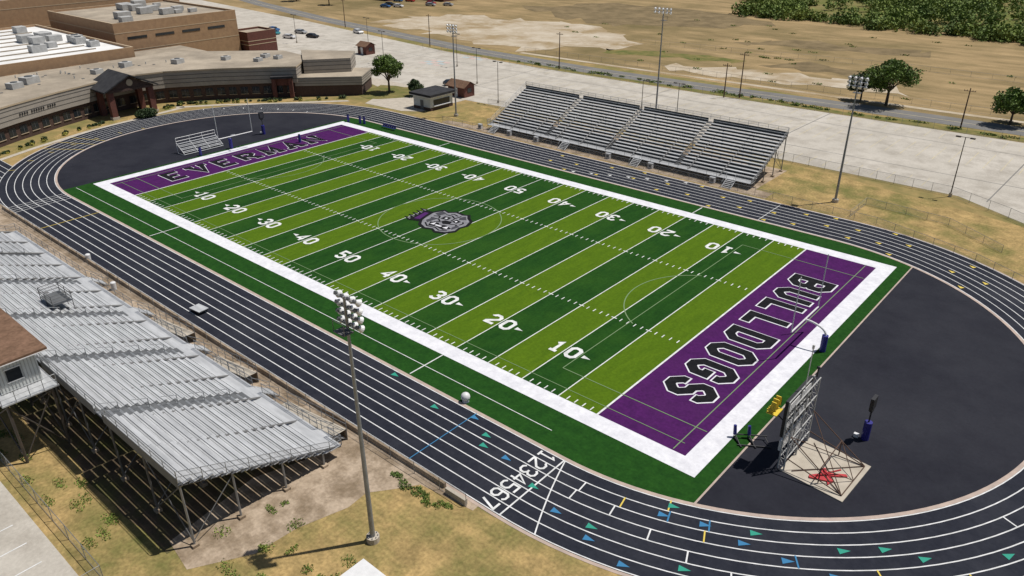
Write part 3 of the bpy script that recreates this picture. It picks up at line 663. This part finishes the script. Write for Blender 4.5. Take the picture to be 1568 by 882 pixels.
for i in range(0,9):
    a=Vector(F[i]);c=Vector(F[i+1]); L=(c-a).length; d=(c-a).normalized(); ang=math.atan2(d.y,d.x); n=int(L/2.6)
    nr=Vector((d.y,-d.x))
    if nr.dot(Vector((1,0)))<0: nr=-nr
    for j in range(n):
        p=a+d*(L*(j+.5)/n)+nr*.03; b.box((p.x,p.y,1.9),(1.7,.08,1.6),'glass',ang); q=p+nr*.03; b.box((q.x,q.y,1.9),(.08,.08,1.6),'alu_dark',ang); b.box((q.x,q.y,1.05),(1.9,.16,.1),'tan_trim',ang)
b.done('windows',fh)
b=MB(); Wg=[(-84,34),(-73,45),(-79,53),(-92,43)]
b.prism(Wg,0,2.6,'brick_dark'); b.prism(offp(Wg,.25),2.6,4.6,'panel_grey','roof_tan')
for z in (3.1,3.7,4.2): b.prism(offp(Wg,.28),z,z+.09,'panel_line')
W3=[(-86,38),(-79,47),(-86,54),(-98,46)]
b.prism(W3,4.4,7.9,'panel_grey','roof_tan')
for z in (5.3,6.3,7.2): b.prism(offp(W3,.03),z,z+.12,'panel_line')
b.done('east_wing',fh)
b=MB(); px,py=-97.5,0
for dy in (-4.4,4.4):
    b.box((px+.6,py+dy,2.9),(1.2,1.2,5.8),'brick_red'); b.box((px-5,py+dy,2.9),(1.2,1.2,5.8),'brick_red'); b.box((px+.6,py+dy,.3),(1.5,1.5,.6),'concrete_clean')
b.box((px-2.2,py,6.0),(7.2,10.2,.5),'brick_dark')
ridge=9.2; e=6.25
for s_ in (-1,1):
    b.q([(px+2,py+s_*6,e),(px-8,py+s_*6,e),(px-8,py,ridge),(px+2,py,ridge)],'roof_dark'); b.q([(px+2,py+s_*6,e-.3),(px+2,py,ridge-.3),(px-8,py,ridge-.3),(px-8,py+s_*6,e-.3)],'roof_dark'); b.q([(px+2,py+s_*6,e-.3),(px+2,py+s_*6,e),(px+2,py,ridge),(px+2,py,ridge-.3)],'roof_dark')
    b.q([(px+2,py+s_*6,e),(px-8,py+s_*6,e),(px-8,py+s_*6,e-.3),(px+2,py+s_*6,e-.3)],'roof_dark')
b.q([(px+1.3,py-4.8,e),(px+1.3,py+4.8,e),(px+1.3,py,ridge-.5)],'brick_dark'); b.beam((px+1.32,py,7.4),(px+1.42,py,7.4),.7,'tan_trim',n=20)
b.done('entrance_portico',fh)
b=MB()
for q in ((-86.5,29.5),(-84,32.5)): b.box((q[0],q[1],2.4),(.9,.9,4.8),'brick_red',.8)
b.box((-85.4,31.2,5.0),(2.2,5.2,.5),'roof_dark',-.65); b.box((-86,31.6,3.9),(1.4,4.3,1.8),'brick_red',-.68); b.done('side_porch',fh)
b=MB()
for x,y,s_ in ((-110,-18,2.2),(-113,-14,2.6),(-108,-28,2),(-112,0,1.8),(-115,8,2),(-96,32,1.5),(-99,36,1.6),(-95,37,1.5),(-109,18,2),(-118,-30,3),(-104,28,1.6)):
    b.box((x,y,7.3+s_*.28),(s_,s_*1.2,s_*.55),'hvac',.3); b.beam((x,y,7.3+s_*.55),(x,y,7.35+s_*.6),s_*.32,'alu_dark',n=10)
for i in range(30):
    x,y=random.uniform(-122,-107),random.uniform(-40,20); b.beam((x,y,7.3),(x,y,7.9),.12,'hvac'); b.box((x+2,y+1,7.36),(.5,.5,.1),'alu_dark')
b.done('rooftop_units',fh)
b=MB()
a=Vector(F[2]);c=Vector(F[3]); d=(c-a).normalized(); nr=Vector((d.y,-d.x))
if nr.x<0: nr=-nr
for i in range(16):
    if i in (4,11): continue
    p=a+d*(1+i*.58)+nr*.6; b.box((p.x,p.y,5.0),(.30,.06,.42),'black',math.atan2(d.y,d.x))
b.done('facade_lettering',fh)

# school
sc=empty('school_building')
def block(name,x0,y0,x1,y1,h,wall,roof,par=.6):
    b=MB(); b.prism(rect(x0,y0,x1,y1),0,h,wall,roof)
    for r_ in (rect(x0,y0,x1,y0+.4),rect(x0,y1-.4,x1,y1),rect(x0,y0+.4,x0+.4,y1-.4),rect(x1-.4,y0+.4,x1,y1-.4)): b.prism(r_,h+.005,h+par,wall,'tan_trim')
    for z in (h-2.2,h*.45) : b.prism(offp(rect(x0,y0,x1,y1),.04),z,z+.2,'tan_trim')
    b.done(name,sc)
block('gym_block',-190,20,-146,57,12.5,'tan_brick','roof_tan')
block('classroom_block',-190,-70,-127,16,9.0,'tan_brick','roof_white')
block('auditorium_block',-265,10,-205,70,15,'tan_brick','roof_tan')
block('rear_block',-260,-90,-200,5,11,'tan_brick','roof_white')
block('entry_block',-152,58,-143,68,6,'brick_red','roof_tan')
b=MB()
for i in range(11):
    y=-62+i*7
    for z in (2.6,6.2): b.box((-126.97,y,z),(.1,2.6,1.5),'glass'); b.box((-126.93,y,z+.85),(.2,2.8,.15),'tan_trim'); b.box((-126.93,y,z),(.14,.1,1.5),'tan_trim')
for i in range(4): b.box((-145.97,26+i*8,8.9),(.1,5.5,.7),'glass')
b.done('windows',sc)
b=MB()
for i in range(40):
    x,y=random.uniform(-185,-132),random.uniform(-60,12); s_=random.uniform(1.5,3.2); b.box((x,y,9.05+s_*.3),(s_,s_*1.3,s_*.6),'hvac',random.choice((0,1.57)))
    if i%2: b.beam((x,y,9+s_*.6),(x,y,9.1+s_*.65),s_*.3,'alu_dark',n=10)
for i in range(14):
    x,y=random.uniform(-185,-150),random.uniform(25,52); s_=random.uniform(1.5,3); b.box((x,y,12.6+s_*.3),(s_,s_*1.3,s_*.6),'hvac')
for i in range(16):
    x,y=random.uniform(-255,-210),random.uniform(15,65); s_=random.uniform(2,4); b.box((x,y,15.1+s_*.3),(s_,s_*1.3,s_*.6),'hvac')
for i in range(8):
    x=-184+i*7; b.box((x,-20,9.15),(.25,60,.25),'roof_tan')
b.done('rooftop_units',sc)
b=MB(); b.box((-136,28,2.6),(14,16,5.2),'tan_brick'); b.box((-136,28,5.4),(15,17,.4),'roof_tan'); b.box((-128.95,28,2.0),(.1,10,2.2),'glass'); b.done('link_block',sc)
b=MB(); bed=[(-86,-36),(-91.5,-24),(-95.5,-13),(-97,-6),(-99,6),(-100,12),(-94,20),(-86,28),(-74,41.5)]
for i in range(len(bed)-1):
    a=Vector(bed[i]);c=Vector(bed[i+1]); o=Vector((3.6,-.8)) if i<5 else Vector((2.2,-2.2))
    b.q([(a.x,a.y,.03),(a.x+o.x,a.y+o.y,.03),(c.x+o.x,c.y+o.y,.03),(c.x,c.y,.03)],'lawn')
    b.q([(a.x+o.x,a.y+o.y,.035),(a.x+o.x+1.5,a.y+o.y-.4,.035),(c.x+o.x+1.5,c.y+o.y-.4,.035),(c.x+o.x,c.y+o.y,.035)],'concrete_clean')
b.done('planting_bed')

# ---------------------------------------------------------------- small buildings
b=MB(); x0,y0,x1,y1=-54,44.5,-48.5,51.5
b.prism(rect(x0,y0,x1,y1),0,3.0,'siding'); b.prism(rect(x0-.6,y0-.6,x1+.6,y1+.6),3.0,3.2,'white_metal'); b.prism(rect(x0-.7,y0-.7,x1+.7,y1+.7),3.2,3.7,'roof_dark')
b.box((x1+.03,(y0+y1)/2,1.7),(.08,5,1.3),'glass'); b.box((x1+.2,(y0+y1)/2,1.0),(.5,5.2,.08),'white_metal'); b.box(((x0+x1)/2,y0-.03,1.1),(1,.08,2.1),'alu_dark'); b.prism(rect(x0-.03,y0-.03,x1+.03,y1+.03),0,.7,'brick_dark'); b.done('concession_stand')
def gable(name,x0,y0,x1,y1,h,r,wall,roof):
    b=MB(); b.prism(rect(x0,y0,x1,y1),0,h,wall); o=.5; ym=(y0+y1)/2
    for ya in (y0-o,y1+o): b.q([(x0-o,ya,h-.1),(x1+o,ya,h-.1),(x1+o,ym,h+r),(x0-o,ym,h+r)],roof)
    for x in (x0,x1): b.q([(x,y0,h),(x,y1,h),(x,ym,h+r-.2)],wall)
    b.box(((x0+x1)/2,y0-.03,1.1),(1,.08,2.1),'white_metal'); b.box((x1+.03,ym,1.6),(.08,1.3,1),'glass'); b.box((x0+1,y0-.03,1.6),(.9,.08,.9),'glass')
    b.done(name)
gable('ticket_house',-57,58.5,-51.5,62,2.5,1.2,'brick_red','roof_brown')
gable('guard_hut',-118,80,-114,83.5,2.6,1.1,'brick_red','roof_brown')
for x,y in ((-262,165),(-245,172),(-228,176),(-205,190)): gable('brick_house',x,y,x+13,y+9,3,2.2,'brick_red','roof_brown')

# ---------------------------------------------------------------- vegetation
def leaves(name,cl,n,size,k,parent=None,wt=None):
    cl=np.array(cl); idx=rng.choice(len(cl),n,p=wt) if wt is not None else rng.integers(0,len(cl),n); c=cl[idx]
    d=rng.normal(size=(n,3)); d/=np.linalg.norm(d,axis=1)[:,None]; rad=(rng.random(n)**.45)[:,None]
    P=c[:,:3]+d*rad*c[:,3:6]; P[:,2]=np.maximum(P[:,2],.1)
    a=rng.normal(size=(n,3)); a/=np.linalg.norm(a,axis=1)[:,None]; bb=np.cross(a,rng.normal(size=(n,3))); bb/=np.linalg.norm(bb,axis=1)[:,None]
    s=(size*(.6+.8*rng.random(n)))[:,None]
    V=np.stack([P-a*s*.5,P+bb*s*.35,P+a*s*.5,P-bb*s*.35],1).reshape(-1,3)
    me=bpy.data.meshes.new(name); me.vertices.add(len(V)); me.vertices.foreach_set('co',V.ravel()); me.loops.add(4*n); me.loops.foreach_set('vertex_index',np.arange(4*n)); me.polygons.add(n); me.polygons.foreach_set('loop_start',np.arange(n)*4)
    me.materials.append(M_[k]); me.update(calc_edges=True); me.validate(); ob=bpy.data.objects.new(name,me); S.collection.objects.link(ob)
    if parent: ob.parent=parent
    return ob
def tree(x,y,h,r,k='leaf',n=5200,size=.5,name='tree',seed=0):
    R_=random.Random(seed); root=empty(name); b=MB(); th=h*.32
    b.beam((x,y,-.1),(x,y,th),h*.035,'bark',h*.024,n=8); cl=[]
    for i in range(13):
        a=i*2.399+R_.random(); rr=r*R_.uniform(.25,.72); z=h*R_.uniform(.42,.86); rr*= (1.15-abs(z/h-.55)*1.2)
        p=(x+rr*math.cos(a),y+rr*math.sin(a),z); m=(x+rr*.35*math.cos(a),y+rr*.35*math.sin(a),th+(z-th)*.45)
        b.beam((x,y,th*.9),m,h*.016,'bark',h*.01,n=5); b.beam(m,p,h*.01,'bark',h*.004,n=5); q=r*R_.uniform(.26,.44); cl.append((*p,q,q,q*.75))
    cl.append((x,y,h*.8,r*.4,r*.4,h*.16)); b.done('trunk_and_limbs',root); leaves('crown',cl,n,size,k,root)
tree(28,114,10.6,6.2,seed=3,n=7000); tree(22,115,6.5,3.4,'leaf_dark',3000,seed=5); tree(53,113,7.5,4.8,seed=8,n=5000); tree(-70,51,9.4,4.4,seed=4,n=7000,size=.4,k='leaf')
tree(-62.5,52.5,4.2,2.4,'leaf_dark',2500,.35,seed=9); tree(-225,150,8,4,seed=10,n=1500,size=.8); tree(-250,150,8,5,seed=11,n=1500,size=.8)
# distant woodland: groves of uneven trees with open ground between
cl=[];gr=[(random.uniform(-125,75),236+175*random.random(),random.uniform(6,17)) for _ in range(46)]
for gx,gy,gs in gr:
    for _ in range(int(gs*1.5)):
        x=random.gauss(gx,gs*.75); yy=max(234 if x<-15 else 228,random.gauss(gy,gs*.6))
        if x<-66: yy+=(-66-x)*.9
        s_=random.uniform(1.6,3.4)*(1.7 if random.random()<.18 else 1)
        cl.append((x,yy,s_*.8,s_*1.15,s_*1.15,s_*.95))
for i in range(150):
    x=random.uniform(-68,75); s_=random.uniform(1.2,3.6); cl.append((x,235+random.gauss(0,2.8)-(x>-15)*5,s_*.6,s_*1.1,s_*1.1,s_*.85))
wt=np.array([c[3]**2 for c in cl]); wt/=wt.sum()
leaves('distant_woodland',cl,130000,.95,'leaf_scrub',wt=wt)
sheet('woodland_floor',ragged([(-66,242),(-10,236),(170,230),(170,600),(-260,600)],2,6,15),.05,'woodland_ground')
cl=[]
for i in range(70):
    t=random.random()*(len(bed)-1); k_=int(t); f=t-k_; a=bed[k_];c=bed[k_+1]; s_=random.uniform(.3,.65)
    if 2.9<t<4.2: continue
    cl.append((a[0]+(c[0]-a[0])*f+1.3,a[1]+(c[1]-a[1])*f-.4,s_*.7,s_,s_,s_*.8))
leaves('shrub_row',cl,7000,.3,'leaf_dark'); leaves('yellow_shrub_row',[(c[0]+.9,c[1]-.4,c[2]*.7,c[3]*.8,c[4]*.8,c[5]*.7) for c in cl[::2]],3000,.25,'leaf_yellow')
leaves('hedge_bush',[(-93.5,1,.9,1.6,2.6,1.1)],2600,.3,'leaf_dark')
cl=[(random.uniform(-75,110),random.uniform(100.8,103),.2,random.uniform(.5,2.2),.4,random.uniform(.2,.5)) for _ in range(90)]
leaves('roadside_weeds',cl,6000,.3,'leaf_scrub')
cl=[(random.gauss(0,45)-10,random.gauss(160,30),.15,1.5,.8,.25) for _ in range(60)]
cl=[c for c in cl if 121<c[1]<228]
leaves('field_shrubs',cl,1500,.4,'leaf_scrub')
cl=[(random.uniform(32,44),random.uniform(-60,-50),.03,random.uniform(.3,.9),random.uniform(.3,.8),.10) for _ in range(26)]+[(random.uniform(-10,30),random.uniform(-62.5,-59.5),.04,1.0,.5,.15) for _ in range(26)]+[(random.uniform(37,45),-42.2+random.gauss(0,.3),.05,.6,.3,.15) for _ in range(14)]
leaves('grass_tufts',cl,6000,.14,'leaf_scrub')

# ---------------------------------------------------------------- cars
def car(x,y,rz,k,name='parked_car'):
    b=MB(); ca,sa=math.cos(rz),math.sin(rz); T=lambda X,Y,Z:(x+ca*X-sa*Y,y+sa*X+ca*Y,Z+.03)
    Ln=2.3; H=1.45
    prof=[(-Ln,.3),(Ln,.3),(Ln,.7),(Ln-.2,.85),(Ln-1.2,.95),(Ln-1.7,H-.05),(-Ln+.9,H),(-Ln+.2,.98),(-Ln,.85)]
    n=len(prof)
    for s_ in (-1,1):
        pts=[T(px_,s_*(.9 if pz<1 else .72),pz) for px_,pz in prof]; b.q(pts if s_<0 else pts[::-1],k)
    for i in range(n):
        a=prof[i];c=prof[(i+1)%n]; wa=.9 if a[1]<1 else .72; wc=.9 if c[1]<1 else .72
        kk='glass' if (i in (4,6)) else k
        b.q([T(a[0],-wa,a[1]),T(c[0],-wc,c[1]),T(c[0],wc,c[1]),T(a[0],wa,a[1])],kk)
    for s_ in (-1,1):
        b.q([T(Ln-1.35,s_*.885,1.0),T(Ln-1.75,s_*.77,H-.14),T(-Ln+.95,s_*.77,H-.14),T(-Ln+.45,s_*.885,1.02)],'glass')
        for wx in (-Ln+.85,Ln-.85): b.beam(T(wx,s_*.7,.34),T(wx,s_*.93,.34),.34,'rubber',n=12)
    b.done(name)
for x,y,a,k in ((-172,86,.1,'car_teal'),(-176,88,.1,'car_blue'),(-179,90.5,.1,'car_blue'),(-160,84,.3,'car_white'),(-166,93,.2,'car_silver'),(-64,67,1.2,'car_black'),(-155,90,.2,'car_black'),
    (-198,160,.3,'car_blue'),(-202,166,.3,'car_black'),(-194,164,.3,'car_white'),(-190,180,.3,'car_red'),(-186,176,.3,'car_silver'),(-180,181,.3,'car_silver'),(-205,181,.2,'car_red'),(-210,178,.2,'car_blue'),(-150,106,-.15,'car_white')): car(x,y,a,k)
